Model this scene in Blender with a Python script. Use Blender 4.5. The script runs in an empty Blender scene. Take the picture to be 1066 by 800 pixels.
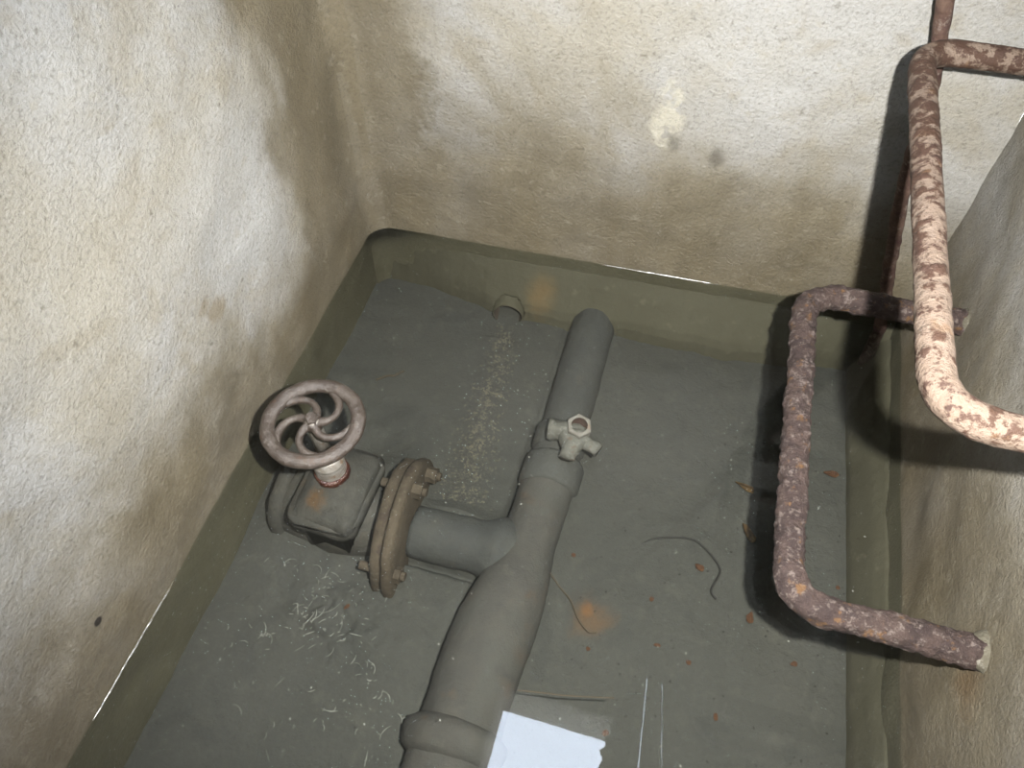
import bpy, bmesh, math, random
from mathutils import Vector, Matrix, noise
R = math.radians
K = 0.6923                      # design units -> metres (water surface at z = 0)
random.seed(7)
scn = bpy.context.scene
col = scn.collection

# ------------------------------------------------------------------ camera
nad = Vector((10, 595, 819)).normalized()
dep = Vector((404, -1134, 819)); dep = (dep - nad * dep.dot(nad)).normalized()
axx = nad.cross(dep)
if axx.x < 0: axx = -axx
def c2w(v): return Vector((axx.dot(v), dep.dot(v), -nad.dot(v)))
c_r, c_u, c_f = c2w(Vector((1, 0, 0))), c2w(Vector((0, -1, 0))), c2w(Vector((0, 0, 1)))
CAM = Vector((0, 0, 1.3))
cd = bpy.data.cameras.new('camera'); cam = bpy.data.objects.new('camera', cd); col.objects.link(cam)
cd.sensor_width = 36; cd.lens = 819 / 1066 * 36; cd.clip_start = 0.01
M = Matrix((c_r, c_u, -c_f)).transposed().to_4x4(); M.translation = CAM * K
cam.matrix_world = M
scn.camera = cam
# ------------------------------------------------------------------ world (overcast sky above the hatch)
w = bpy.data.worlds.new('sky'); scn.world = w; w.use_nodes = True
w.node_tree.nodes['Background'].inputs[0].default_value = (0.73, 0.83, 1.0, 1)
w.node_tree.nodes['Background'].inputs[1].default_value = 31.0
# ------------------------------------------------------------------ camera flash
fd = bpy.data.lights.new('camera_flash_offscreen', 'SPOT'); fl = bpy.data.objects.new('camera_flash_offscreen', fd); col.objects.link(fl)
fd.energy = 140; fd.color = (1.0, 0.985, 0.955); fd.shadow_soft_size = 0.008
fd.spot_size = R(108); fd.spot_blend = 0.9
FL = CAM + c_r * 0.145 + c_u * 0.045
M2 = Matrix((c_r, c_u, -c_f)).transposed().to_4x4(); M2.translation = FL * K
fl.matrix_world = M2
# ------------------------------------------------------------------ colour management
scn.view_settings.view_transform = 'Standard'; scn.view_settings.look = 'None'
scn.view_settings.exposure = 0.0; scn.view_settings.gamma = 1.0; scn.view_settings.use_curve_mapping = False
scn.cycles.max_bounces = 6; scn.cycles.transparent_max_bounces = 12
scn.cycles.caustics_reflective = False; scn.cycles.caustics_refractive = False
scn.cycles.sample_clamp_indirect = 60.0

# ================================================================== shader helper
ALB = 0.66
class Sh:
    def __init__(s, name):
        s.m = bpy.data.materials.new(name); s.m.use_nodes = True
        s.t = s.m.node_tree; s.b = s.t.nodes['Principled BSDF']; s.out = s.t.nodes['Material Output']
        tc = s.t.nodes.new('ShaderNodeTexCoord'); mp = s.t.nodes.new('ShaderNodeMapping')
        mp.inputs['Scale'].default_value = (1 / K,) * 3
        s.t.links.new(tc.outputs['Object'], mp.inputs[0]); s.co = mp.outputs[0]
        sp = s.t.nodes.new('ShaderNodeSeparateXYZ'); s.t.links.new(s.co, sp.inputs[0])
        s.x, s.y, s.z = sp.outputs
    def put(s, sock, v):
        if v is None: return
        if hasattr(v, 'is_linked'): s.t.links.new(v, sock)
        elif isinstance(v, (tuple, list)) and len(v) == 3 and len(getattr(sock, 'default_value', (0, 0, 0))) == 4: sock.default_value = (*v, 1)
        else: sock.default_value = v
    def noise(s, scale, detail=4, rough=0.55, dist=0.0, vec=None):
        n = s.t.nodes.new('ShaderNodeTexNoise'); s.put(n.inputs['Vector'], vec or s.co)
        n.inputs['Scale'].default_value = scale; n.inputs['Detail'].default_value = detail
        n.inputs['Roughness'].default_value = rough; n.inputs['Distortion'].default_value = dist
        return n.outputs[0]
    def voro(s, scale, feature='F1', vec=None):
        n = s.t.nodes.new('ShaderNodeTexVoronoi'); s.put(n.inputs['Vector'], vec or s.co); n.feature = feature
        n.inputs['Scale'].default_value = scale
        return n.outputs[0]
    def stretch(s, sc, off=(0, 0, 0)):
        mp = s.t.nodes.new('ShaderNodeMapping'); s.t.links.new(s.co, mp.inputs[0])
        mp.inputs['Scale'].default_value = sc; mp.inputs['Location'].default_value = off
        return mp.outputs[0]
    def math(s, op, a, b=None, c=None, clamp=False):
        n = s.t.nodes.new('ShaderNodeMath'); n.operation = op; n.use_clamp = clamp
        for i, v in enumerate((a, b, c)):
            if v is not None: s.put(n.inputs[i], v)
        return n.outputs[0]
    def step(s, v, a, b):          # smooth 0..1 from a to b
        n = s.t.nodes.new('ShaderNodeMapRange'); n.interpolation_type = 'SMOOTHSTEP'
        s.put(n.inputs[0], v); n.inputs[1].default_value = a; n.inputs[2].default_value = b
        if a > b:
            n.inputs[1].default_value = b; n.inputs[2].default_value = a
            n.inputs[3].default_value = 1; n.inputs[4].default_value = 0
        return n.outputs[0]
    def mix(s, f, a, b):
        n = s.t.nodes.new('ShaderNodeMix'); n.data_type = 'RGBA'
        s.put(n.inputs[0], f); s.put(n.inputs[6], a); s.put(n.inputs[7], b)
        return n.outputs[2]
    def blob(s, p, r, soft, n=None, amp=0.0):   # 1 inside a noisy ellipsoid
        d = s.t.nodes.new('ShaderNodeVectorMath'); d.operation = 'SUBTRACT'
        s.put(d.inputs[0], s.co); d.inputs[1].default_value = p
        e = s.t.nodes.new('ShaderNodeVectorMath'); e.operation = 'DIVIDE'
        s.t.links.new(d.outputs[0], e.inputs[0]); e.inputs[1].default_value = r
        l = s.t.nodes.new('ShaderNodeVectorMath'); l.operation = 'LENGTH'
        s.t.links.new(e.outputs[0], l.inputs[0]); v = l.outputs[1]
        if n is not None: v = s.math('ADD', v, s.math('MULTIPLY', s.math('SUBTRACT', n, 0.5), amp))
        return s.step(v, 1.0, 1.0 - soft) if soft < 1 else s.step(v, 1.0, 0.0)
    def bump(s, h, dist, strength=1.0, prev=None):
        n = s.t.nodes.new('ShaderNodeBump'); n.inputs['Strength'].default_value = strength
        n.inputs['Distance'].default_value = dist; s.put(n.inputs['Height'], h)
        if prev is not None: s.put(n.inputs['Normal'], prev)
        return n.outputs[0]
    def done(s, color, rough=0.8, nrm=None, metal=0.0, spec=0.3, alb=None):
        alb = ALB if alb is None else alb      # scales all colours down so bounced light stays weak in shadows
        if isinstance(color, (tuple, list)): color = tuple(c * alb for c in color)
        else:
            n = s.t.nodes.new('ShaderNodeVectorMath'); n.operation = 'SCALE'
            s.t.links.new(color, n.inputs[0]); n.inputs['Scale'].default_value = alb; color = n.outputs[0]
        s.put(s.b.inputs['Base Color'], color); s.put(s.b.inputs['Roughness'], rough)
        s.put(s.b.inputs['Metallic'], metal); s.put(s.b.inputs['Specular IOR Level'], spec)
        if nrm is not None: s.put(s.b.inputs['Normal'], nrm)
        return s.m

# ================================================================== materials
def wall_material(side):
    s = Sh('concrete_' + side)
    n1 = s.noise(3.2, 5, 0.6, 0.4); n2 = s.noise(9, 6, 0.62, 0.8); n3 = s.noise(42, 5, 0.6); n4 = s.noise(1.5, 3)
    streak = s.noise(7, 5, 0.6, 0.3, s.stretch((1, 1, 0.22)))
    lo_, hi_, st_ = (0.375, 0.35, 0.288), (0.425, 0.418, 0.392), (0.305, 0.268, 0.198)
    base = s.mix(s.step(n1, 0.38, 0.62), lo_, hi_)
    base = s.mix(s.math('MULTIPLY', s.step(n2, 0.5, 0.72), 0.55), base, st_)
    zz = s.math('ADD', s.z, s.math('MULTIPLY', s.math('SUBTRACT', n1, 0.5), 0.42))
    zz = s.math('ADD', zz, s.math('MULTIPLY', s.math('SUBTRACT', n2, 0.5), 0.14))
    brown = s.mix(n2, (0.105, 0.084, 0.049), (0.25, 0.21, 0.135))
    if side == 'left':
        zz = s.math('ADD', zz, s.math('MULTIPLY', s.math('SUBTRACT', s.y, 0.6), 0.06))
        damp = s.math('MULTIPLY', s.step(zz, 0.36, 0.10), 0.95)
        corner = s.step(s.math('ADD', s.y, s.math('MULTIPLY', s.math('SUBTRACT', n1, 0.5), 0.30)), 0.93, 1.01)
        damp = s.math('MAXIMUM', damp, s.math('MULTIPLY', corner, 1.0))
        pale = s.blob((-0.725, 0.86, 0.42), (0.6, 0.20, 0.20), 0.6, n1, 0.9)
        base = s.mix(s.math('MULTIPLY', pale, 0.6), base, (0.50, 0.495, 0.47))
    elif side == 'back':
        damp = s.step(zz, 0.52, 0.16)
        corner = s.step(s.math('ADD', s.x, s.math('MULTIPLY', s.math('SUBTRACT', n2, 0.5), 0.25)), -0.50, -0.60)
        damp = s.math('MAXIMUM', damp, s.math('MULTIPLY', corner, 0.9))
    else:
        damp = s.step(zz, 0.62, 0.20)
        damp = s.math('MAXIMUM', damp, 0.35)
    damp = s.math('MULTIPLY', damp, s.math('ADD', 0.62, s.math('MULTIPLY', streak, 0.6)), None, True)
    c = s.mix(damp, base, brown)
    # pale grains left in the plaster
    c = s.mix(s.math('MULTIPLY', s.step(n3, 0.57, 0.70), 0.30), c, (0.38, 0.345, 0.265))
    c = s.mix(s.math('MULTIPLY', s.step(s.noise(70, 3), 0.36, 0.25), 0.45), c, (0.10, 0.085, 0.06))
    if side == 'back':
        p1 = s.blob((-0.08, 1.285, 0.40), (0.035, 0.3, 0.085), 0.5, n2, 2.0)
        p1 = s.math('MULTIPLY', s.math('MULTIPLY', p1, 0.8), s.step(s.noise(40, 5), 0.44, 0.56))
        c = s.mix(p1, c, (0.55, 0.52, 0.42))
        for p, r in (((-0.063, 1.285, 0.353), 0.016), ((0.023, 1.285, 0.337), 0.017)):
            c = s.mix(s.math('MULTIPLY', s.blob(p, (r * 1.3, 0.3, r * 1.9), 0.95, n2, 0.9), 0.6), c, (0.07, 0.06, 0.045))
    if side == 'left':
        for p, r in (((-0.725, 0.665, 0.345), 0.018), ((-0.725, 0.70, 0.31), 0.022)):
            c = s.mix(s.math('MULTIPLY', s.blob(p, (0.3, r * 1.5, r * 0.9), 0.7, n2, 3.2), 0.55), c, (0.22, 0.165, 0.09))
        c = s.mix(s.blob((-0.725, 0.215, 0.135), (0.3, 0.010, 0.010), 0.4, n2, 0.9), c, (0.03, 0.025, 0.02))
    if side == 'right':
        c = s.mix(s.math('MULTIPLY', s.blob((0.486, 0.44, 0.225), (0.3, 0.07, 0.055), 0.9, n2, 1.2), 0.7), c, (0.14, 0.085, 0.035))
    # submerged and tide zone: olive algae film below the water line
    alg = s.step(s.math('ADD', s.z, s.math('MULTIPLY', s.math('SUBTRACT', n2, 0.5), 0.02)), 0.012, -0.012)
    c = s.mix(alg, c, s.mix(n2, (0.11, 0.099, 0.058), (0.185, 0.168, 0.112)))
    c = s.mix(s.math('MULTIPLY', s.step(s.noise(160, 4, 0.7), 0.48, 0.70), 0.34), c, (0.06, 0.05, 0.035))
    rg = 1.0 if side != 'right' else 1.6
    nb = s.bump(s.noise(30, 6, 0.65), 0.004 * rg, 0.4)
    nb = s.bump(s.noise(150, 5, 0.7), 0.003 * rg, 0.85, nb)
    wet = s.step(zz, 0.25, 0.05)
    return s.done(c, s.math('SUBTRACT', 0.85, s.math('MULTIPLY', wet, 0.33)), nb, 0, 0.35)

def silt_material():
    s = Sh('grey_silt')
    n1 = s.noise(4, 4); n2 = s.noise(18, 6, 0.6); n3 = s.noise(120, 3)
    c = s.mix(n1, (0.068, 0.068, 0.060), (0.090, 0.088, 0.077))
    c = s.mix(s.math('MULTIPLY', s.step(n2, 0.55, 0.72), 0.4), c, (0.12, 0.115, 0.095))
    c = s.mix(s.math('MULTIPLY', s.step(s.noise(55, 2), 0.70, 0.76), 0.5), c, (0.06, 0.055, 0.045))
    st = s.blob((-0.02, 0.535, -0.16), (0.050, 0.060, 0.2), 0.95, n2, 2.4)
    c = s.mix(s.math('MULTIPLY', st, 0.45), c, (0.20, 0.10, 0.035))
    st2 = s.blob((-0.025, 0.548, -0.16), (0.016, 0.022, 0.2), 0.9, n2, 2.2)
    c = s.mix(s.math('MULTIPLY', st2, 0.45), c, (0.28, 0.115, 0.025))
    c = s.mix(s.math('MULTIPLY', s.step(s.noise(90, 5, 0.7), 0.50, 0.72), 0.35), c, (0.125, 0.12, 0.10))
    c = s.mix(s.math('MULTIPLY', s.step(s.noise(7, 6, 0.65, 0.6), 0.52, 0.64), 0.35), c, (0.048, 0.05, 0.047))
    nb = s.bump(n2, 0.006, 0.6); nb = s.bump(n3, 0.002, 0.7, nb)
    return s.done(c, 0.9, nb, 0, 0.2)

def haunch_material():
    s = Sh('algae_mortar')
    n1 = s.noise(6, 5); n2 = s.noise(25, 6, 0.65)
    c = s.mix(n1, (0.086, 0.078, 0.049), (0.128, 0.117, 0.080))
    c = s.mix(s.math('MULTIPLY', s.step(n2, 0.6, 0.7), 0.5), c, (0.19, 0.17, 0.12))
    c = s.mix(s.math('MULTIPLY', s.blob((-0.30, 1.24, -0.1), (0.05, 0.06, 0.1), 0.9, n2, 1), 0.5), c, (0.26, 0.16, 0.06))
    return s.done(c, 0.85, s.bump(n2, 0.005, 0.6), 0, 0.25)

def water_material():
    s = Sh('murky_water'); t = s.t
    t.nodes.remove(s.b)
    tr = t.nodes.new('ShaderNodeBsdfTransparent'); tr.inputs[0].default_value = (0.845, 0.86, 0.83, 1)
    df = t.nodes.new('ShaderNodeBsdfDiffuse'); df.inputs[0].default_value = (0.125, 0.128, 0.118, 1)
    gl = t.nodes.new('ShaderNodeBsdfGlossy'); gl.inputs['Roughness'].default_value = 0.015
    gl.inputs[0].default_value = (1, 1, 1, 1)
    m1 = t.nodes.new('ShaderNodeMixShader'); m1.inputs[0].default_value = 0.035
    m2 = t.nodes.new('ShaderNodeMixShader'); fr = t.nodes.new('ShaderNodeFresnel'); fr.inputs[0].default_value = 1.37
    t.links.new(tr.outputs[0], m1.inputs[1]); t.links.new(df.outputs[0], m1.inputs[2])
    t.links.new(fr.outputs[0], m2.inputs[0]); t.links.new(m1.outputs[0], m2.inputs[1]); t.links.new(gl.outputs[0], m2.inputs[2])
    t.links.new(m2.outputs[0], s.out.inputs[0])
    return s.m
def meniscus_material():
    s = Sh('wet_meniscus')
    n = s.noise(60, 3)
    return s.done((0.12, 0.105, 0.07), 0.2, s.bump(n, 0.001, 0.3), 0, 1.0)

def silted(s, c, n2):
    c = s.mix(s.math('MULTIPLY', s.step(s.noise(6, 6, 0.7, 0.5), 0.46, 0.60), 0.6), c, (0.088, 0.087, 0.076))
    return s.mix(s.math('MULTIPLY', s.step(s.noise(16, 6, 0.7, 0.5), 0.58, 0.70), 0.45), c, (0.045, 0.045, 0.043))
def rust_material(name, dark, mid, lite, spot, amount=0.5, sc=1.0, rough=0.75, bumpd=0.004, metal=0.0, extra=None, spec=0.35):
    s = Sh(name)
    n1 = s.noise(14 * sc, 6, 0.75, 0.2); n2 = s.noise(46 * sc, 6, 0.8, 0.1); n3 = s.noise(130 * sc, 4, 0.6)
    c = s.mix(s.step(n1, 0.36, 0.64), dark, mid)
    c = s.mix(s.step(n2, 0.62 - 0.18 * amount, 0.72 - 0.18 * amount), c, lite)
    c = s.mix(s.math('MULTIPLY', s.step(s.noise(30 * sc, 4, 0.6), 0.58, 0.70), 0.8), c, spot)
    if extra: c = extra(s, c, n2)
    nb = s.bump(n2, bumpd, 0.7); nb = s.bump(n3, bumpd * 0.4, 0.7, nb)
    return s.done(c, rough, nb, metal, spec)

MAT = {}
for sd in ('left', 'back', 'right', 'near'): MAT['wall_' + sd] = wall_material(sd)
MAT['silt'] = silt_material(); MAT['haunch'] = haunch_material()
MAT['water'] = water_material(); MAT['meniscus'] = meniscus_material()
def _painted():
    s = Sh('flaking_paint_on_rust')
    n1 = s.noise(34, 5, 0.6, 0.4); n2 = s.noise(62, 6, 0.72, 0.2); n3 = s.noise(14, 5, 0.65)
    paint = s.mix(n3, (0.165, 0.113, 0.078), (0.225, 0.172, 0.135))
    rust = s.mix(n3, (0.036, 0.018, 0.017), (0.090, 0.044, 0.020))
    band = s.noise(26, 4, 0.6, 0.2, s.stretch((0.6, 2.0, 0.6)))
    grow = s.math('ADD', 0.505, s.math('MULTIPLY', s.step(s.y, 0.18, -0.28), 0.062))
    f = s.math('SUBTRACT', s.math('ADD', s.math('MULTIPLY', n2, 0.72), s.math('MULTIPLY', band, 0.34)), grow)
    c = s.mix(s.step(f, -0.04, 0.03), paint, rust)
    c = s.mix(s.math('MULTIPLY', s.step(n1, 0.60, 0.70), 0.5), c, (0.17, 0.095, 0.045))
    nb = s.bump(f, 0.012, 0.55); nb = s.bump(s.noise(140, 4), 0.002, 0.6, nb)
    return s.done(c, 0.7, nb, 0, 0.35)
MAT['painted_rust'] = _painted()
MAT['dark_rust'] = rust_material('scaly_dark_rust', (0.042, 0.026, 0.023), (0.085, 0.055, 0.045), (0.19, 0.15, 0.13), (0.19, 0.098, 0.036), 0.55, 1.9, 0.7, 0.007)
MAT['rod_rust'] = rust_material('rod_rust', (0.07, 0.035, 0.028), (0.14, 0.085, 0.06), (0.22, 0.17, 0.14), (0.08, 0.035, 0.035), 0.5, 1.2)
MAT['wheel'] = rust_material('worn_brown_iron', (0.060, 0.044, 0.034), (0.105, 0.083, 0.066), (0.16, 0.138, 0.118), (0.095, 0.055, 0.033), 0.45, 1.6, 0.38, 0.003, 0.15, None, 0.7)
MAT['gland'] = rust_material('pale_gland_metal', (0.24, 0.21, 0.17), (0.36, 0.34, 0.30), (0.42, 0.41, 0.38), (0.20, 0.12, 0.06), 0.4, 2.0, 0.32, 0.0015, 0.3, None, 0.6)
MAT['red_rust'] = rust_material('wet_red_rust', (0.04, 0.010, 0.007), (0.085, 0.028, 0.015), (0.14, 0.075, 0.045), (0.12, 0.04, 0.015), 0.3, 2.0, 0.2, 0.003, 0, None, 0.8)
def _bon(s, c, n):
    return s.mix(s.math('MULTIPLY', s.blob((-0.012, -0.050, 0.130), (0.034, 0.030, 0.05), 0.9, n, 1.3), 0.8), c, (0.27, 0.125, 0.03))
MAT['bonnet'] = rust_material('silted_iron', (0.062, 0.060, 0.053), (0.092, 0.084, 0.070), (0.115, 0.105, 0.088), (0.105, 0.082, 0.058), 0.25, 0.8, 0.8, 0.003, 0, _bon)
MAT['flange'] = rust_material('brown_rusty_flange', (0.082, 0.062, 0.042), (0.128, 0.097, 0.065), (0.165, 0.138, 0.098), (0.07, 0.05, 0.038), 0.4, 0.9, 0.75, 0.006)
MAT['pipe'] = rust_material('silt_covered_pipe', (0.066, 0.067, 0.063), (0.084, 0.083, 0.075), (0.098, 0.095, 0.084), (0.094, 0.084, 0.070), 0.2, 0.5, 0.85, 0.004, 0, silted)
MAT['pipe_brown'] = rust_material('silt_brown_pipe', (0.074, 0.070, 0.062), (0.098, 0.089, 0.076), (0.115, 0.104, 0.088), (0.115, 0.084, 0.06), 0.3, 0.5, 0.85, 0.004, 0, silted)
MAT['fitting'] = rust_material('pale_scale_metal', (0.14, 0.134, 0.115), (0.21, 0.20, 0.172), (0.28, 0.265, 0.235), (0.17, 0.12, 0.085), 0.4, 1.6, 0.6, 0.003)
MAT['hex'] = rust_material('pale_pink_scale', (0.26, 0.235, 0.205), (0.34, 0.31, 0.275), (0.38, 0.36, 0.33), (0.30, 0.19, 0.13), 0.4, 1.6, 0.55, 0.002)
MAT['bore'] = rust_material('brown_bore', (0.055, 0.027, 0.02), (0.095, 0.052, 0.038), (0.12, 0.075, 0.056), (0.25, 0.12, 0.035), 0.3, 1.5)
MAT['dark_hole'] = Sh('dark_iron').done((0.09, 0.07, 0.055), 0.9)
MAT['wire'] = Sh('black_wire').done((0.03, 0.028, 0.025), 0.6)
MAT['fibre'] = Sh('grey_fibre').done((0.10, 0.075, 0.05), 0.8)
MAT['flake'] = rust_material('orange_rust_flake', (0.09, 0.036, 0.015), (0.15, 0.062, 0.02), (0.17, 0.085, 0.03), (0.07, 0.028, 0.012), 0.3, 2.5)
MAT['leaf'] = rust_material('brown_leaf_scrap', (0.07, 0.038, 0.014), (0.16, 0.09, 0.027), (0.24, 0.15, 0.05), (0.05, 0.026, 0.014), 0.3, 2.5)
MAT['foam'] = Sh('white_scum').done((0.33, 0.325, 0.29), 0.7)
MAT['speck'] = Sh('pale_specks').done((0.42, 0.41, 0.38), 0.5)
MAT['black_speck'] = Sh('black_specks').done((0.03, 0.028, 0.022), 0.7)
def _gravel():
    s = Sh('mixed_gravel'); oi = s.noise(60, 2)
    c = s.mix(s.step(oi, 0.35, 0.65), (0.065, 0.064, 0.055), (0.165, 0.145, 0.105))
    return s.done(c, 0.85)
MAT['gravel'] = _gravel()
s_ = Sh('hatch_concrete'); MAT['neck'] = s_.done(s_.mix(s_.noise(8, 5), (0.375, 0.33, 0.25), (0.425, 0.385, 0.31)), 0.9, s_.bump(s_.noise(30, 5), 0.01, 0.6))
s_ = Sh('soffit_concrete'); MAT['soffit'] = s_.done(s_.mix(s_.noise(6, 5), (0.305, 0.268, 0.198), (0.40, 0.38, 0.33)), 0.9, s_.bump(s_.noise(25, 5), 0.01, 0.6))
s_ = Sh('dark_blocker_wood'); MAT['blocker'] = s_.done(s_.mix(s_.noise(10, 5, 0.6, 0.5, s_.stretch((8, 0.6, 8))), (0.03, 0.025, 0.02), (0.075, 0.06, 0.045)), 0.85)  # dark surface for the added sky-blocking boards

# ================================================================== mesh helpers (design units in, metres out)
def link(o, parent=None):
    col.objects.link(o)
    if parent is not None: o.parent = parent
    return o
BASE = {}
def empty(name, base, label, cat, group=None):
    o = bpy.data.objects.new(name, None); link(o); o.location = Vector(base) * K; o.empty_display_size = 0.05
    BASE[o] = Vector(base); o['label'] = label; o['category'] = cat
    if group: o['group'] = group
    return o
def base_of(o):
    return BASE[o]
def mesh(name, vf, mat, parent=None, base=None, smooth=True, label=None, cat=None, kind=None, group=None, angle=None):
    v, f = vf
    if parent is not None: b = base_of(parent)
    else: b = Vector(base) if base is not None else Vector((0, 0, 0))
    me = bpy.data.meshes.new(name)
    me.from_pydata([tuple((Vector(p) - b) * K) for p in v], [], f); me.update()
    if smooth:
        me.polygons.foreach_set('use_smooth', [True] * len(me.polygons))
        if angle: me.set_sharp_from_angle(angle=R(angle))
    me.materials.append(mat if not isinstance(mat, str) else MAT[mat])
    o = bpy.data.objects.new(name, me); link(o, parent)
    if parent is None: o.location = b * K
    BASE[o] = b
    if label: o['label'] = label
    if cat: o['category'] = cat
    if kind: o['kind'] = kind
    if group: o['group'] = group
    return o
def join(*vfs):
    V, F = [], []
    for v, f in vfs:
        n = len(V); V += list(v); F += [tuple(i + n for i in q) for q in f]
    return V, F
def box(x0, x1, y0, y1, z0, z1):
    v = [(x, y, z) for x in (x0, x1) for y in (y0, y1) for z in (z0, z1)]
    return v, [(0, 1, 3, 2), (4, 6, 7, 5), (0, 4, 5, 1), (2, 3, 7, 6), (0, 2, 6, 4), (1, 5, 7, 3)]
def fbm(p, sc, o=3):
    return noise.fractal(Vector(p) * sc, 1.0, 2.0, o)
def tube(path, rad, segs=24, cap=True, disp=None, squash=1.0):
    P = [Vector(p) for p in path]; n = len(P)
    rad = rad if isinstance(rad, (list, tuple)) else [rad] * n
    T = [(P[min(i + 1, n - 1)] - P[max(i - 1, 0)]).normalized() for i in range(n)]
    u = T[0].orthogonal().normalized(); V, F = [], []
    for i in range(n):
        u = (u - T[i] * u.dot(T[i])).normalized(); v = T[i].cross(u)
        for k in range(segs):
            a = 2 * math.pi * k / segs; d = u * math.cos(a) + v * math.sin(a)
            r = rad[i]; q = P[i] + d * r
            if disp: q = P[i] + d * (r + disp(q))
            V.append(q)
    for i in range(n - 1):
        for k in range(segs):
            k2 = (k + 1) % segs
            F.append((i * segs + k, i * segs + k2, (i + 1) * segs + k2, (i + 1) * segs + k))
    if cap:
        F.append(tuple(range(segs))[::-1]); F.append(tuple(range((n - 1) * segs, n * segs)))
    return V, F
def resample(pts, step):
    out = [Vector(pts[0])]
    for a, b in zip(pts, pts[1:]):
        a, b = Vector(a), Vector(b); m = max(1, int((b - a).length / step))
        out += [a.lerp(b, (i + 1) / m) for i in range(m)]
    return out
def rounded(pts, r, n=10):
    P = [Vector(p) for p in pts]; out = [P[0]]
    for i in range(1, len(P) - 1):
        a = (P[i - 1] - P[i]).normalized(); b = (P[i + 1] - P[i]).normalized()
        p0, p1 = P[i] + a * r, P[i] + b * r
        for k in range(n + 1):
            t = k / n; out.append(p0 * (1 - t) ** 2 + P[i] * 2 * t * (1 - t) + p1 * t * t)
    return out + [P[-1]]
def spline(pts, n=8):
    P = [Vector(p) for p in pts]; P = [2 * P[0] - P[1]] + P + [2 * P[-1] - P[-2]]; out = []
    for i in range(1, len(P) - 2):
        for k in range(n):
            t = k / n; a, b, c, d = P[i - 1:i + 3]
            out.append(0.5 * (2 * b + (c - a) * t + (2 * a - 5 * b + 4 * c - d) * t * t + (3 * b - a - 3 * c + d) * t ** 3))
    return out + [P[-2]]
def lathe(prof, org, axis=(0, 0, 1), segs=40, disp=None, cap=True):
    ax = Vector(axis).normalized(); u = ax.orthogonal().normalized(); v = ax.cross(u); org = Vector(org)
    V, F = [], []; n = len(prof)
    for r, h in prof:
        for k in range(segs):
            a = 2 * math.pi * k / segs; d = u * math.cos(a) + v * math.sin(a)
            q = org + ax * h + d * r
            if disp: q = q + d * disp(q)
            V.append(q)
    for i in range(n - 1):
        for k in range(segs):
            k2 = (k + 1) % segs; F.append((i * segs + k, i * segs + k2, (i + 1) * segs + k2, (i + 1) * segs + k))
    if cap: F.append(tuple(range(segs))[::-1]); F.append(tuple(range((n - 1) * segs, n * segs)))
    return V, F
def loft(rings, cap=True):
    m = len(rings[0]); V = [p for r in rings for p in r]; F = []
    for i in range(len(rings) - 1):
        for k in range(m):
            k2 = (k + 1) % m; F.append((i * m + k, i * m + k2, (i + 1) * m + k2, (i + 1) * m + k))
    if cap: F.append(tuple(range(m))[::-1]); F.append(tuple(range((len(rings) - 1) * m, len(rings) * m)))
    return V, F
def rrect(cx, cy, z, hx, hy, r, n=6, rot=0.0):
    out = []
    for q, (sx, sy) in enumerate(((1, 1), (-1, 1), (-1, -1), (1, -1))):
        for k in range(n + 1):
            a = math.pi / 2 * (q + k / n); x = sx * (hx - r) + r * math.cos(a); y = sy * (hy - r) + r * math.sin(a)
            c, s = math.cos(rot), math.sin(rot)
            out.append((cx + x * c - y * s, cy + x * s + y * c, z))
    return out
def grid(nu, nv, fn):
    V = [fn(i / nu, j / nv) for j in range(nv + 1) for i in range(nu + 1)]
    F = [(j * (nu + 1) + i, j * (nu + 1) + i + 1, (j + 1) * (nu + 1) + i + 1, (j + 1) * (nu + 1) + i) for j in range(nv) for i in range(nu)]
    return V, F

# ================================================================== the chamber
XL, XR, YB, YN, ZC, ZF = -0.725, 0.486, 1.285, -0.60, 1.60, -0.165
def relief(p, big=0.012, small=0.0018):
    return fbm(p, 3.0, 3) * big + fbm(p, 14.0, 4) * small + fbm(p, 45.0, 2) * 0.0006
def fillet(s, r):
    return r - math.sqrt(max(0.0, r * r - (r - s) ** 2)) if s < r else 0.0
RL = 0.05
def f_left(u, v):
    y = YN + u * (1.268 - 0.293 * RL + 0.012 - YN); z = -0.22 + v * (ZC + 0.22 + 0.01)
    fade = min(1, abs(z) / 0.05) if z > 0 else min(1, abs(z) / 0.05)
    return (XL + fillet(1.268 - y, RL) + relief((0.3, y, z)) * (0.35 + 0.65 * fade), y, z)
def YBX(x): return 1.268 + 0.030 * (x - XL)
def f_back(u, v):
    x = XL + 0.293 * RL - 0.012 + u * (XR + 0.02 - XL - 0.293 * RL + 0.012); z = -0.22 + v * (ZC + 0.22 + 0.01)
    fade = min(1, abs(z) / 0.05)
    if (x + 0.38) ** 2 + (z + 0.142) ** 2 < 0.030 ** 2: return (x, YBX(x) + 0.20, z)
    return (x, YBX(x) - fillet(x - XL, RL) + relief((x, 5.2, z), 0.009) * (0.35 + 0.65 * fade), z)
def f_right(u, v):
    y = YN + u * (YB + 0.02 - YN); z = -0.22 + v * (ZC + 0.22 + 0.01)
    fade = min(1, abs(z) / 0.05)
    return (XR - relief((9.1, y, z), 0.012) * (0.35 + 0.65 * fade), y, z)
mesh('wall_left', grid(200, 200, f_left), 'wall_left', kind='structure')
mesh('wall_back', grid(150, 200, f_back), 'wall_back', kind='structure')
mesh('wall_right', grid(200, 200, f_right), 'wall_right', kind='structure')
mesh('wall_near', grid(40, 60, lambda u, v: (XL - 0.02 + u * (XR - XL + 0.04), YN, -0.22 + v * (ZC + 0.23))), 'wall_near', kind='structure')

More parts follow.
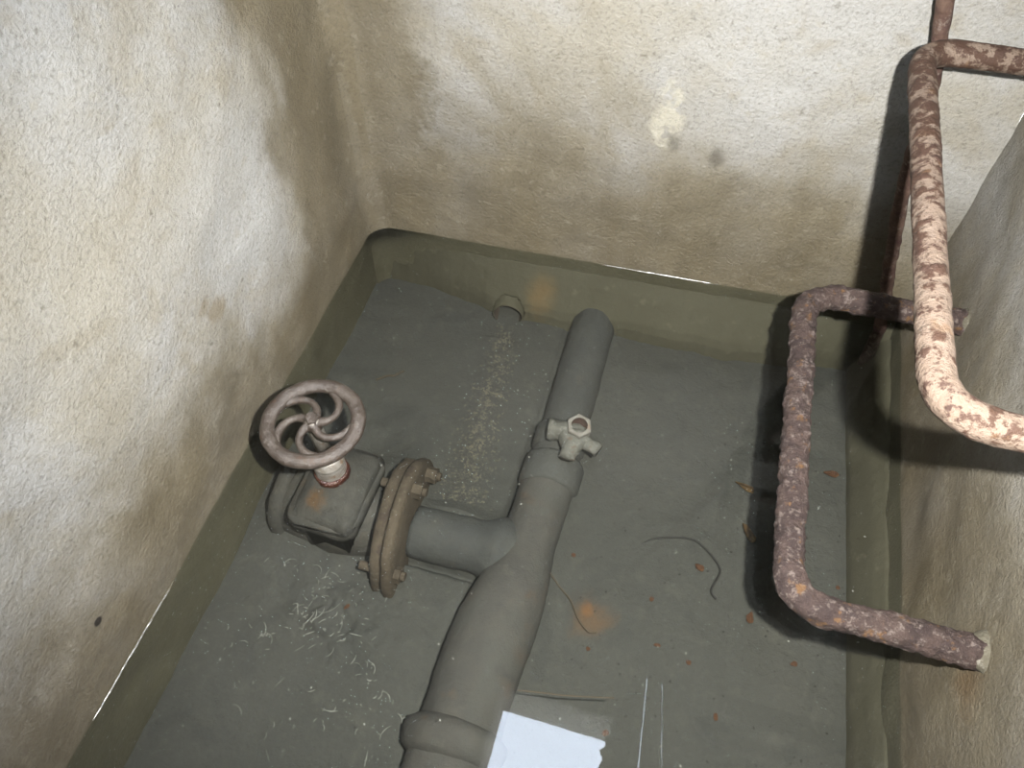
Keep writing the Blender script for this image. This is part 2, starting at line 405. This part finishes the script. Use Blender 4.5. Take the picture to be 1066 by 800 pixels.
def floor_z(x, y):
    z = ZF + 0.006 * fbm((x, y, 0), 5, 3) + 0.0015 * fbm((x, y, 3), 25, 2)
    # silt banked against the right flank of the main pipe, a washed-out crack along its left flank
    e = x - (-0.170)
    g = 1 if y < 0.80 else max(0.0, 1 - (y - 0.80) / 0.10) * 0.6 + 0.4
    if e > 0: z += 0.026 * math.exp(-(max(0.0, e - 0.040) / 0.040) ** 2) * g
    wv = 0.004 * fbm((y, 0, 0), 14, 2)
    z -= 0.030 * math.exp(-((e + 0.053 + (0.034 * max(0.0, min(1.0, (0.68 - y) / 0.26))) + wv) / 0.009) ** 2) * (1 if y < 0.93 else 0.3)
    # the same around the side branch: banked behind, cracked in front
    h = y - 0.606
    if -0.40 < x < -0.17:
        if h > 0: z += 0.026 * math.exp(-(max(0.0, h - 0.040) / 0.035) ** 2)
        z -= 0.028 * math.exp(-((h + 0.056 + 0.003 * fbm((x, 0, 0), 20, 2)) / 0.008) ** 2)
    z += 0.012 * math.exp(-(((x + 0.345 - (y - 0.9) * -0.11) / 0.032) ** 2)) * (1 if 0.66 < y < 1.14 else 0.0)
    # heap of sediment around the valve foot, crumbly mat of silt in front of it
    z += 0.012 * math.exp(-((x + 0.49) / 0.10) ** 2 - ((y - 0.40) / 0.07) ** 2) * max(0.0, 0.6 + 1.6 * fbm((x, y, 4), 22, 4))
    z += 0.045 * math.exp(-((x + 0.61) / 0.085) ** 2 - ((y - 0.64) / 0.11) ** 2)
    z += 0.05 * math.exp(-((x + 0.47) / 0.06) ** 2 - ((y - 0.70) / 0.07) ** 2)
    z += 0.010 * math.exp(-((x + 0.42) / 0.12) ** 2 - ((y - 0.40) / 0.10) ** 2) * (1 + 0.6 * fbm((x, y, 9), 20, 3))
    return z
floor = mesh('floor', grid(300, 420, lambda u, v: (XL - 0.03 + u * (XR - XL + 0.06), YN + v * (YB - YN + 0.03), floor_z(XL - 0.03 + u * (XR - XL + 0.06), YN + v * (YB - YN + 0.03)))), 'silt', kind='structure')
# mortar haunches along the foot of the back and right walls
def f_hb(u, v):
    x = XL + u * (XR - XL)
    t = max(0, min(1, (x + 0.66) / 0.36)); edge = 0.012 + 0.056 * t * t * (3 - 2 * t) + 0.010 * fbm((x, 1, 0), 9, 4)
    if x > 0.15: edge -= 0.03 * min(1, (x - 0.15) / 0.25)
    top = -0.035
    prof = [(0, top), (edge * 0.35, top - 0.025), (edge * 0.9, -0.115), (edge, -0.135), (edge + 0.004, ZF - 0.02)]
    k = v * 4; i = min(3, int(k)); f = k - i
    d = prof[i][0] * (1 - f) + prof[i + 1][0] * f; z = prof[i][1] * (1 - f) + prof[i + 1][1] * f
    dr2 = (x + 0.372) ** 2 + (z + 0.142) ** 2
    if dr2 < 0.036 ** 2: return (x, YBX(x) + 0.20, z)      # bored through for the drain
    return (x, YBX(x) + 0.012 - d - 0.012 * (v > 0), z + 0.004 * fbm((x, d, z), 18, 3) * (0 < v < 1))
mesh('mortar_haunch', grid(300, 48, f_hb), 'haunch', floor)
def f_hr(u, v):
    y = YN + u * (YB - YN); edge = 0.022 + 0.035 * max(0, min(1, (y - 0.3) / 0.9)) + 0.004 * fbm((y, 2, 0), 7, 3)
    prof = [(0, -0.05), (edge * 0.5, -0.085), (edge, -0.145), (edge + 0.003, ZF - 0.02)]
    k = v * 3; i = min(2, int(k)); f = k - i
    d = prof[i][0] * (1 - f) + prof[i + 1][0] * f; z = prof[i][1] * (1 - f) + prof[i + 1][1] * f
    return (XR + 0.010 - d - 0.01 * (v > 0), y, z + 0.003 * fbm((d, y, z), 18, 3))
mesh('mortar_haunch', grid(150, 16, f_hr), 'haunch', floor)

# ------------------------------------------------------------------ water
def f_w(u, v): return (XL - 0.04 + u * (XR - XL + 0.08), YN - 0.02 + v * (YB - YN + 0.06), 0)
water = mesh('water', grid(20, 30, f_w), 'water', kind='stuff', label='still murky water flooding the floor of the concrete chamber', cat='water')
def meniscus(fn, y0, y1, n, inward, h=0.0045):
    # concave strip of water creeping up the wall; fn(t) -> wall point on the water line
    V, F = [], []; m = 6
    for i in range(n + 1):
        p = fn(y0 + (y1 - y0) * i / n); jit = max(0.15, (1 + 0.35 * fbm(p, 60, 3)) * min(1, 12 * i / n, 12 * (n - i) / n))
        for k in range(m + 1):
            a = math.pi / 2 * k / m
            d = h * jit * (1 - math.sin(a)); z = h * jit * (1 - math.cos(a))
            V.append(Vector(p) + Vector(inward) * d + Vector((0, 0, z + 0.0003)))
    for i in range(n):
        for k in range(m):
            a = i * (m + 1) + k; F.append((a, a + 1, a + m + 2, a + m + 1))
    return V, F
def wl(y): u = (y - YN) / (1.268 - 0.293 * RL + 0.012 - YN); return f_left(u, 0.22 / (ZC + 0.23))
def wb(x): u = (x - XL - 0.293 * RL + 0.012) / (XR + 0.02 - XL - 0.293 * RL + 0.012); return f_back(u, 0.22 / (ZC + 0.23))
def wr(y): u = (y - YN) / (YB + 0.02 - YN); return f_right(u, 0.22 / (ZC + 0.23))
mesh('meniscus', meniscus(wl, 0.10, 0.345, 160, (1, 0, 0), 0.0036), 'meniscus', water)
mesh('meniscus', meniscus(wb, -0.185, 0.095, 160, (0, -1, 0), 0.0030), 'meniscus', water)

# ------------------------------------------------------------------ ceiling slab with hatch, boards added below it to block sky
HX0, HX1, HY0, HY1, ZT = -0.285, 0.40, 0.20, 0.735, 1.95
slab = join(box(XL - 0.1, HX0, YN - 0.1, YB + 0.1, ZC, ZT), box(HX0, 0.16, HY1, YB + 0.1, ZC, ZT), box(0.16, XR + 0.1, 1.0, YB + 0.1, ZC, ZT), box(HX0, XR + 0.1, YN - 0.1, HY0, ZC, ZT), box(HX1, XR + 0.1, HY0, 1.0, ZC, ZT))  # right part of the opening lengthened for longer bright slits between added boards
ceiling = mesh('ceiling', slab, 'soffit', smooth=False, kind='structure')
def liner(x0, x1, y0, y1): return box(x0, x1, y0, y1, ZC - 0.002, ZT + 0.004)
mesh('hatch_neck', join(liner(HX0 - 0.002, 0.16, HY1 - 0.006, HY1), liner(HX0 - 0.002, HX0 + 0.006, HY0, HY1 - 0.006)), 'neck', ceiling, smooth=False)
def sky_blocker(xa, xb, za, seed, jag=0.0, ska=-0.08, skb=-0.08):  # added board, its edge and gaps shape the sky mirrored in the water
    n = 60; V, F = [], []
    for i in range(n + 1):
        y = HY0 - 0.06 + (1.06 - HY0 + 0.06) * i / n
        j = jag * (fbm((y, seed, 0), 30, 4) + 0.6 * fbm((y, seed, 4), 9, 2)) if jag else 0
        x0, x1 = xa + j + (y - 0.7) * ska, xb + (y - 0.7) * skb
        for (x, z) in ((x0, za), (x1, za), (x1, za + 0.03), (x0, za + 0.03)): V.append((x, y, z))
    for i in range(n):
        for k in range(4): F.append((i * 4 + k, i * 4 + (k + 1) % 4, i * 4 + 4 + (k + 1) % 4, i * 4 + 4 + k))
    F += [(3, 2, 1, 0), (n * 4, n * 4 + 1, n * 4 + 2, n * 4 + 3)]
    return V, F
for xa, xb, jag, sd, ska, skb in ((0.128, 0.226, 0.030, 1, 0.14, -0.08), (0.231, 0.296, 0, 2, -0.08, -0.16), (0.301, 0.445, 0, 3, -0.16, 0)):
    mesh('sky_blocker', sky_blocker(xa, xb, ZC - 0.0305, sd, jag, ska, skb), 'blocker', ceiling, smooth=False)

# ================================================================== ladder rungs
def rung(name, x, y0, y1, z, r, mat, label, amp, base, bend, skew=0.0, near_in=0.06, z1=None):
    root = empty(name, base, label, 'ladder rung', None)
    pts = [(XR + near_in, y0 - 0.005, z), (x + skew, y0, z), (x, y1, z if z1 is None else z1), (XR + 0.06, y1 + 0.005, z if z1 is None else z1)]
    path = resample(rounded(pts, bend, 14), 0.0038)
    dv = lambda q: amp * (fbm(q, 20, 3) * 0.8 + max(0, fbm(q, 60, 3)) * 1.0 + fbm(q, 130, 2) * 0.5)
    mesh('bar', tube(path, r, 44, True, dv), mat, root)
    return root
lo = rung('ladder_rung', 0.226, 0.474, 1.055, 0.262, 0.0205, 'dark_rust', 'scaly dark brown rusted U-shaped rung just above the water', 0.0042, (XR, 0.76, 0.262), 0.06, 0.012)
up = rung('ladder_rung', 0.267, 0.522, 1.180, 0.660, 0.0180, 'painted_rust', 'pale flaking painted U-shaped rung with rust spots, higher one', 0.0013, (XR, 0.86, 0.660), 0.06, 0.006)
# mortar collars where the rungs go into the wall
def collar(p, r): return lathe([(r * 2.0, -0.03), (r * 1.7, -0.008), (r * 1.25, 0.002), (r * 0.95, 0.010), (r * 0.6, 0.012)], p, (-1, 0, 0), 24, lambda q: 0.010 * fbm(q, 26, 3))
MAT['mortar'] = rust_material('lime_mortar', (0.10, 0.088, 0.06), (0.15, 0.135, 0.098), (0.24, 0.22, 0.18), (0.09, 0.07, 0.045), 0.4, 1.0, 0.85, 0.004)
mesh('mortar_collar', collar((XR - 0.002, 0.472, 0.265), 0.0185), 'mortar', lo)
mesh('mortar_collar', collar((XR + 0.008, 1.06, 0.262), 0.020), 'mortar', lo)
mesh('mortar_collar', collar((XR + 0.005, 0.515, 0.660), 0.020), 'mortar', up)
mesh('mortar_collar', collar((XR + 0.005, 1.185, 0.660), 0.020), 'mortar', up)
# slanting rod in the corner
rp = resample([(0.452, 1.258, -0.16), (0.443, 1.258, 0.0), (0.366, 1.258, 0.31), (0.314, 1.258, 0.605), (0.287, 1.258, 0.70), (0.06, 1.262, ZC + 0.03)], 0.01)
mesh('iron_rod', tube(rp, 0.0125, 20, True, lambda q: 0.0028 * fbm(q, 40, 3)), 'rod_rust', base=(0.452, 1.258, -0.16), label='thin rusty iron rod slanting down the back wall behind the pale rung', cat='rod')

# ================================================================== pipework
PX, PZ = -0.163, -0.150
main = empty('water_pipe', (PX, 0.6, ZF), 'silt-covered iron main pipe with side branch running under the water to the back wall', 'pipe')
pd = lambda q: 0.0034 * fbm(q, 11, 4) + 0.0010 * fbm(q, 50, 3)
mesh('narrow_section', tube(resample([(-0.166, 1.27, PZ), (-0.160, 0.80, PZ)], 0.012), 0.051, 40, True, pd), 'pipe', main)
mesh('collar', lathe([(0.052, -0.036), (0.058, -0.034), (0.0625, -0.026), (0.0635, 0.026), (0.060, 0.034), (0.050, 0.037)], (-0.161, 0.798, PZ), (0, 1, 0), 40, lambda q: 0.003 * fbm(q, 16, 3)), 'pipe', main)
mesh('clamp_band', lathe([(0.050, -0.03), (0.056, -0.022), (0.057, 0.02), (0.050, 0.03)], (-0.163, 0.885, PZ + 0.001), (0, 1, 0), 36, lambda q: 0.003 * fbm(q, 20, 3)), 'pipe', main)
pts = resample([(-0.160, 0.80, PZ), (-0.163, 0.68, PZ), (-0.170, 0.56, PZ), (-0.184, 0.42, PZ), (-0.190, 0.25, PZ), (-0.188, 0.10, PZ), (-0.188, YN - 0.02, PZ)], 0.012)
def rr(y): t = max(0, min(1, (0.68 - y) / 0.22)); return 0.0555 + 0.0195 * t * t * (3 - 2 * t)
mesh('wide_section', tube(pts, [rr(p.y) for p in pts], 44, True, pd), 'pipe_brown', main)
bp = resample([(-0.392, 0.606, PZ), (-0.26, 0.606, PZ), (-0.165, 0.606, PZ)], 0.008)
def br(x): return 0.053 + 0.016 * math.exp(-((x + 0.215) / 0.028) ** 2)
mesh('branch', tube(bp, [br(p.x) for p in bp], 40, True, pd), 'pipe', main)
mesh('coupling', lathe([(0.070, -0.035), (0.088, -0.022), (0.095, 0.004), (0.090, 0.018), (0.070, 0.032)], (-0.190, 0.248, PZ), (0, 1, 0), 40, lambda q: 0.006 * fbm(q, 14, 3)), 'pipe_brown', main)

# ------------------------------------------------------------------ gate valve
VX, VY = -0.544, 0.613
valve = empty('gate_valve', (VX, VY, ZF), 'rusty gate valve with a five-spoked handwheel standing in the water', 'valve')
FR, FY = 0.145, 0.606
def flange(x, t, rad, seed):
    pr = [(0.05, -t / 2), (rad - 0.006, -t / 2), (rad, -t / 2 + 0.005), (rad, t / 2 - 0.005), (rad - 0.006, t / 2), (0.05, t / 2)]
    return lathe(pr, (x, FY, PZ), (1, 0.05, 0), 72, lambda q: 0.008 * fbm((q.x + seed, q.y, q.z), 12, 4) + 0.003 * fbm(q, 45, 3))
mesh('flange', flange(-0.405, 0.022, FR, 0), 'flange', valve)
mesh('flange', flange(-0.430, 0.022, FR - 0.008, 4), 'flange', valve)
mesh('flange', flange(-0.664, 0.030, 0.080, 8), 'bonnet', valve)
for k in range(8):
    a = 2 * math.pi * (k + 0.62) / 8; c = (0, FY + 0.115 * math.cos(a), PZ + 0.115 * math.sin(a))
    if k not in (0, 1, 3): continue
    hx = lambda x0, x1, r, n: loft([[(x, c[1] + r * math.cos(2 * math.pi * i / n + 0.3), c[2] + r * math.sin(2 * math.pi * i / n + 0.3)) for i in range(n)] for x in (x0, x1)])
    b = mesh('bolt', join(hx(-0.398, -0.376, 0.0165, 6), hx(-0.46, -0.368, 0.009, 12)), 'flange', valve, angle=40)
vd = lambda q: 0.004 * fbm(q, 12, 3) + 0.0012 * fbm(q, 45, 2)
mesh('body', lathe([(0.06, -0.125), (0.075, -0.10), (0.082, -0.05), (0.088, 0.0), (0.082, 0.05), (0.070, 0.09), (0.062, 0.125)], (VX, FY, PZ), (1, 0, 0), 44, vd), 'bonnet', valve)
def noisy(vf, a, sc):
    v, f = vf; out = []
    for p in v:
        p = Vector(p); out.append(p + Vector((fbm(p, sc, 3), fbm(p + Vector((7, 0, 0)), sc, 3), fbm(p + Vector((0, 9, 0)), sc, 3))) * a)
    return out, f
BX, BY = VX + 0.006, VY - 0.012
rings = [rrect(BX, BY, z, hx, hy, r) for z, hx, hy, r in ((-0.150, 0.060, 0.080, 0.03), (-0.075, 0.058, 0.080, 0.03), (-0.070, 0.070, 0.092, 0.026), (-0.042, 0.071, 0.093, 0.026), (-0.034, 0.066, 0.088, 0.025))]
mesh('bonnet_flange', noisy(loft(rings), 0.007, 14), 'bonnet', valve)
rings = [rrect(BX, BY + o, z, hx, hy, r) for z, hx, hy, r, o in ((-0.040, 0.070, 0.092, 0.024, 0), (-0.026, 0.058, 0.074, 0.03, 0.003), (-0.010, 0.040, 0.046, 0.035, 0.008), (-0.002, 0.032, 0.034, 0.03, 0.010))]
mesh('bonnet', noisy(loft(rings), 0.004, 20), 'bonnet', valve)
mesh('packing_ring', lathe([(0.031, -0.010), (0.0335, -0.004), (0.0335, 0.008), (0.0315, 0.013), (0.02, 0.014)], (VX, VY, 0), (0, 0, 1), 36, lambda q: 0.0025 * fbm(q, 50, 3)), 'red_rust', valve)
gp = [(0.027, 0.012)]
for i in range(4): gp += [(0.0295, 0.016 + i * 0.009), (0.0295, 0.020 + i * 0.009), (0.0265, 0.0225 + i * 0.009)]
gp += [(0.024, 0.056), (0.016, 0.062)]
mesh('gland_nut', lathe(gp, (VX, VY, 0), (0, 0, 1), 40), 'gland', valve)
WZ = 0.172
mesh('stem', lathe([(0.0135, 0.05), (0.0135, WZ - 0.012), (0.0115, WZ + 0.012)], (VX, VY, 0), (0, 0, 1), 24), 'gland', valve)
# handwheel
wr_, wt = 0.0775, 0.0122
ring = [(VX + wr_ * math.cos(2 * math.pi * i / 96), VY + wr_ * math.sin(2 * math.pi * i / 96)) for i in range(96)]
V, F = [], []
for i in range(96):
    a = 2 * math.pi * i / 96
    for k in range(20):
        b = 2 * math.pi * k / 20; rr_ = wr_ + wt * 1.08 * math.cos(b); z = WZ + wt * 0.92 * math.sin(b)
        q = Vector((VX + rr_ * math.cos(a), VY + rr_ * math.sin(a), z)); q += Vector((math.cos(a) * math.cos(b), math.sin(a) * math.cos(b), math.sin(b))) * 0.0012 * fbm(q, 40, 3)
        V.append(q)
        F.append((i * 20 + k, ((i + 1) % 96) * 20 + k, ((i + 1) % 96) * 20 + (k + 1) % 20, i * 20 + (k + 1) % 20))
wheel = mesh('handwheel', (V, F), 'wheel', valve, label='round brown cast-iron handwheel rim')
for k in range(5):
    pts = []; rad = []
    for i in range(17):
        t = i / 16; r = 0.010 + (0.072 - 0.010) * t; a = R(-50 + 72 * k) + R(66) * t ** 1.7
        pts.append((VX + r * math.cos(a), VY + r * math.sin(a), WZ - 0.004 + 0.004 * (1 - t))); rad.append(0.0064 + 0.0026 * (abs(2 * t - 1) ** 2))
    mesh('spoke', tube(pts, rad, 14, True, lambda q: 0.0008 * fbm(q, 60, 2)), 'wheel', wheel)
mesh('hub', lathe([(0.010, -0.016), (0.0150, -0.012), (0.0160, 0.002), (0.0135, 0.008), (0.008, 0.009)], (VX, VY, WZ), (0, 0, 1), 28), 'wheel', wheel)
sq = [[(VX + r * math.cos(R(25 + 60 * i)), VY + r * math.sin(R(25 + 60 * i)), WZ + z) for i in range(6)] for r, z in ((0.0125, 0.008), (0.0125, 0.016), (0.0095, 0.020))]
mesh('nut', loft(sq), 'wheel', wheel, angle=30)

# ------------------------------------------------------------------ small hex fitting on the pipe
FX, FYY, FZ = -0.128, 0.862, -0.055
fit = empty('pipe_fitting', (FX, FYY, FZ - 0.03), 'pale scaled hexagonal fitting with short lugs clamped on the submerged pipe', 'fitting')
ux = Vector((0.10, -0.12, 1)).normalized()
def arm(d, ln, r0, r1, dz=-0.006):
    d = Vector(d).normalized(); p0 = Vector((FX, FYY, FZ + dz)); q = [p0, p0 + d * ln * 0.5, p0 + d * ln * 0.85, p0 + d * ln]
    return tube(resample(q, 0.006), None or [r0 + (r1 - r0) * (i / max(1, len(resample(q, 0.006)) - 1)) for i in range(len(resample(q, 0.006)))], 16, True, lambda p: 0.007 * fbm(p, 40, 3))
mesh('body', lathe([(0.020, -0.035), (0.030, -0.02), (0.032, -0.004), (0.026, 0.008), (0.018, 0.012)], (FX, FYY - 0.012, FZ), ux, 28, lambda q: 0.005 * fbm(q, 35, 3)), 'fitting', fit)
for d, ln, r0, r1 in (((-1, -0.05, -0.05), 0.055, 0.021, 0.019), ((1, -0.52, -0.10), 0.060, 0.019, 0.014), ((-0.05, -1, -0.12), 0.060, 0.024, 0.015)):
    mesh('lug', arm(d, ln, r0, r1), 'fitting', fit)
def hexring(r, h0, h1, ri):
    u = ux.orthogonal().normalized(); v = ux.cross(u); o = Vector((FX + 0.004, FYY + 0.004, FZ)); n = 6; out = []
    def pt(rad, a, h): return o + ux * h + (u * math.cos(a) + v * math.sin(a)) * rad
    N = 36
    def hexr(a, r): b = (a % (math.pi / 3)) - math.pi / 6; return r * math.cos(math.pi / 6) / math.cos(b)
    rings = [[pt(hexr(2 * math.pi * i / N, r), 2 * math.pi * i / N, h0) for i in range(N)], [pt(hexr(2 * math.pi * i / N, r), 2 * math.pi * i / N, h1 - 0.002) for i in range(N)],
             [pt(hexr(2 * math.pi * i / N, r - 0.002), 2 * math.pi * i / N, h1) for i in range(N)], [pt(ri, 2 * math.pi * i / N, h1) for i in range(N)]]
    return rings, [[pt(ri, 2 * math.pi * i / N, h1) for i in range(N)], [pt(ri * 0.95, 2 * math.pi * i / N, h1 - 0.02) for i in range(N)], [pt(0.0005, 2 * math.pi * i / N, h1 - 0.021) for i in range(N)]]
ra, rb = hexring(0.0265, 0.0, 0.026, 0.0165)
mesh('hex_socket', loft(ra, False), 'hex', fit, angle=30, label='pale six-sided socket rim')
mesh('bore', loft(rb, False), 'bore', fit, label='brown rusty bore')

# ------------------------------------------------------------------ half-buried drain mouth and gravel strip
AX, AY, AZ = -0.372, 1.196, -0.142
drain = empty('drain_pipe', (AX, AY, ZF), 'dark arched mouth of a small half-buried pipe in the back wall footing', 'pipe')
mesh('pipe_wall', lathe([(0.034, 0.0), (0.034, 0.16), (0.0005, 0.161)], (AX, AY, AZ), (-0.12, 1, 0.0), 36, None, False), 'dark_hole', drain)
mesh('rim', lathe([(0.034, 0.004), (0.034, 0.001), (0.0365, 0.002), (0.038, 0.05)], (AX, AY, AZ), (-0.12, 1, 0.0), 36, lambda q: 0.002 * fbm(q, 30, 2), False), 'haunch', drain)
V, F = [], []
ico = bmesh.new(); bmesh.ops.create_icosphere(ico, subdivisions=1, radius=1.0)
iv = [v.co.copy() for v in ico.verts]; ifc = [tuple(v.index for v in f.verts) for f in ico.faces]; ico.free()
def pebble(x, y, z, r, flat=0.6):
    n = len(V); a = random.random() * 6.28; c, s = math.cos(a), math.sin(a); ex = random.uniform(0.7, 1.5)
    for p in iv:
        px, py = p.x * ex, p.y / ex; j = 1 + random.uniform(-0.18, 0.18)
        V.append((x + (px * c - py * s) * r * j, y + (px * s + py * c) * r * j, z + p.z * r * flat * j))
    for f in ifc: F.append(tuple(i + n for i in f))
for i in range(2300):
    t = random.random() ** 0.75; y = 1.19 - t * 0.50; xc = -0.368 + (1.19 - y) * 0.085
    wdt = 0.028 + 0.026 * t
    x = random.gauss(xc, wdt * 0.55); 
    if abs(x - xc) > wdt * 1.25: continue
    r = random.choice((0.0011, 0.0014, 0.0018, 0.0024)) * random.uniform(0.7, 1.3)
    if random.random() < 0.03: r *= 2.0
    pebble(x, y, floor_z(x, y) + r * 0.2, r)
mesh('gravel', (V, F), 'gravel', kind='stuff', label='strip of fine pale gravel on the silt below the drain mouth', cat='gravel', smooth=False)

# ------------------------------------------------------------------ wires, fibres and flakes in the water
wz = -0.012
zw = ZF + 0.009
mesh('wire', tube(spline([(0.040, 0.698, zw - 0.012), (0.072, 0.724, zw - 0.006), (0.108, 0.735, zw), (0.134, 0.741, zw), (0.156, 0.739, zw), (0.184, 0.720, zw), (0.204, 0.699, zw), (0.207, 0.683, zw), (0.197, 0.653, zw), (0.198, 0.640, zw), (0.207, 0.631, zw)]), 0.0021, 8), 'wire', base=(0.14, 0.69, zw), label='curled black wire lying on the silt beside the dark rusty rung', cat='wire')
fz = ZF + 0.010
mesh('fibre', tube(spline([(-0.112, 0.590, fz + 0.02), (-0.085, 0.573, fz), (-0.058, 0.552, fz), (-0.035, 0.520, fz), (-0.012, 0.503, fz), (0.002, 0.506, fz)]), 0.0016, 6), 'fibre', base=(-0.06, 0.55, fz), label='thin bent fibre lying across the orange rust stain on the silt', cat='fibre')
mesh('fibre', tube(spline([(-0.100, 0.330, -0.012), (-0.055, 0.338, -0.012), (-0.02, 0.344, -0.012), (0.052, 0.361, -0.012)]), 0.0012, 6), 'fibre', base=(-0.02, 0.34, -0.012), label='thin straight fibre floating beside the bright sky reflection', cat='fibre')
mesh('twig', tube(spline([(-0.612, 0.94, ZF + 0.008), (-0.59, 0.957, ZF + 0.010), (-0.575, 0.960, ZF + 0.012), (-0.558, 0.979, ZF + 0.012)]), 0.0022, 6), 'fibre', base=(-0.585, 0.957, ZF + 0.01), label='short dark twig on the silt behind the handwheel', cat='twig')
def scrap(name, x, y, z, sx, sy, rot, mat, label, cat, group=None, seed=0, curl=0.3):
    n, rings = 14, []
    c, s = math.cos(R(rot)), math.sin(R(rot))
    top, bot = [], []
    for k in range(n):
        a = 2 * math.pi * k / n; j = 1 + 0.35 * noise.noise(Vector((math.cos(a) * 1.3 + seed * 3.1, math.sin(a) * 1.3, seed)))
        px, py = sx * math.cos(a) * j, sy * math.sin(a) * j
        zz = curl * abs(py) + 0.15 * sx * math.sin(a * 2)
        q = (x + px * c - py * s, y + px * s + py * c)
        top.append((q[0], q[1], z + zz + 0.0012)); bot.append((q[0], q[1], z + zz))
    return mesh(name, loft([bot, top]), mat, base=(x, y, z), label=label, cat=cat, group=group, smooth=False)
fl = ZF + 0.008
scrap('rust_flake', 0.168, 0.686, fl, 0.010, 0.006, 150, 'flake', 'bright orange rust flake on the silt inside the curl of the black wire', 'flake', seed=1)
scrap('rust_flake', 0.273, 0.611, fl, 0.007, 0.011, 5, 'flake', 'red brown oblong flake on the silt beside the dark rung shadow', 'flake', seed=2)
scrap('rust_flake', 0.404, 0.969, fl, 0.016, 0.007, 0, 'flake', 'orange brown flake on the silt between the dark rung and right wall', 'flake', seed=3)
scrap('leaf_scrap', 0.233, 0.889, fl, 0.022, 0.007, -18, 'leaf', 'brown leaf scrap on the silt beside the dark rung', 'leaf', seed=4)
scrap('leaf_scrap', 0.252, 0.786, fl, 0.022, 0.008, -58, 'leaf', 'narrow curled brown leaf scrap at the edge of the rung shadow', 'leaf', seed=5)
G = 'small rust crumbs scattered on the silt'
for i, (x, y) in enumerate(((-0.075, 0.645), (0.115, 0.515), (0.175, 0.50), (-0.006, 0.475), (0.235, 0.42), (0.055, 0.34), (0.43, 0.72), (0.36, 0.55), (0.09, 0.60), (-0.46, 0.42))):
    scrap('rust_crumb', x, y, floor_z(x, y) + 0.002, random.uniform(0.004, 0.007), random.uniform(0.003, 0.005), random.uniform(0, 180), 'flake', 'tiny orange rust crumb lying on the grey silt', 'crumb', G, seed=i + 10)
# white scum wisps and specks (uncountable)
V, F = [], []
def wisp(x, y, z, ln, a, w):
    n = len(V); m = 7; cu = random.uniform(-2.4, 2.4)
    for i in range(m + 1):
        t = i / m; aa = a + cu * t
        x += ln / m * math.cos(aa); y += ln / m * math.sin(aa); ww = w * math.sin(math.pi * (0.1 + 0.8 * t)) * random.uniform(0.4, 1.3)
        nx, ny = -math.sin(aa) * ww, math.cos(aa) * ww
        V.extend([(x + nx, y + ny, z), (x, y, z + ww * 0.9), (x - nx, y - ny, z)])
    for i in range(m):
        for k in range(2): F.append((n + i * 3 + k, n + i * 3 + k + 1, n + i * 3 + k + 4, n + i * 3 + k + 3))
cl = [(-0.511, 0.393, 34), (-0.655, 0.300, 8), (-0.605, 0.466, 8), (-0.426, 0.470, 10), (-0.375, 0.322, 14), (-0.439, 0.235, 10), (-0.572, 0.239, 5), (-0.603, 0.339, 8), (-0.318, 0.205, 10), (-0.507, 0.455, 14), (-0.555, 0.362, 12), (-0.444, 0.374, 16), (-0.476, 0.160, 6), (-0.36, 0.26, 8)]
for cx, cy, n in cl:
    for i in range(n):
        x, y = random.gauss(cx, 0.026), random.gauss(cy, 0.022)
        wisp(x, y, floor_z(x, y) + random.uniform(0.002, 0.02), random.choice((0.004, 0.008, 0.012, 0.026)) * random.uniform(0.6, 1.3), random.gauss(0.8, 0.7), random.uniform(0.0003, 0.0010))
mesh('scum', (V, F), 'foam', kind='stuff', label='white wisps of scum over the silt below the valve', cat='scum')
V, F = [], []
for i in range(170):
    x, y = random.uniform(-0.66, 0.44), random.uniform(0.12, 1.18)
    z = random.choice((-0.002, -0.003, floor_z(x, y) + 0.002)); pebble(x, y, z, random.choice((0.0008, 0.001, 0.0012, 0.0018)))
mesh('specks', (V, F), 'speck', kind='stuff', label='pale specks drifting on and under the water', cat='specks', smooth=False)
V, F = [], []
for i in range(320):
    x, y = random.uniform(-0.1, 0.44), random.uniform(0.22, 1.1)
    pebble(x, y, floor_z(x, y) + 0.001, random.choice((0.0009, 0.0012, 0.0016, 0.0022)))
mesh('grit', (V, F), 'black_speck', kind='stuff', label='black grit sprinkled over the silt floor', cat='grit', smooth=False)
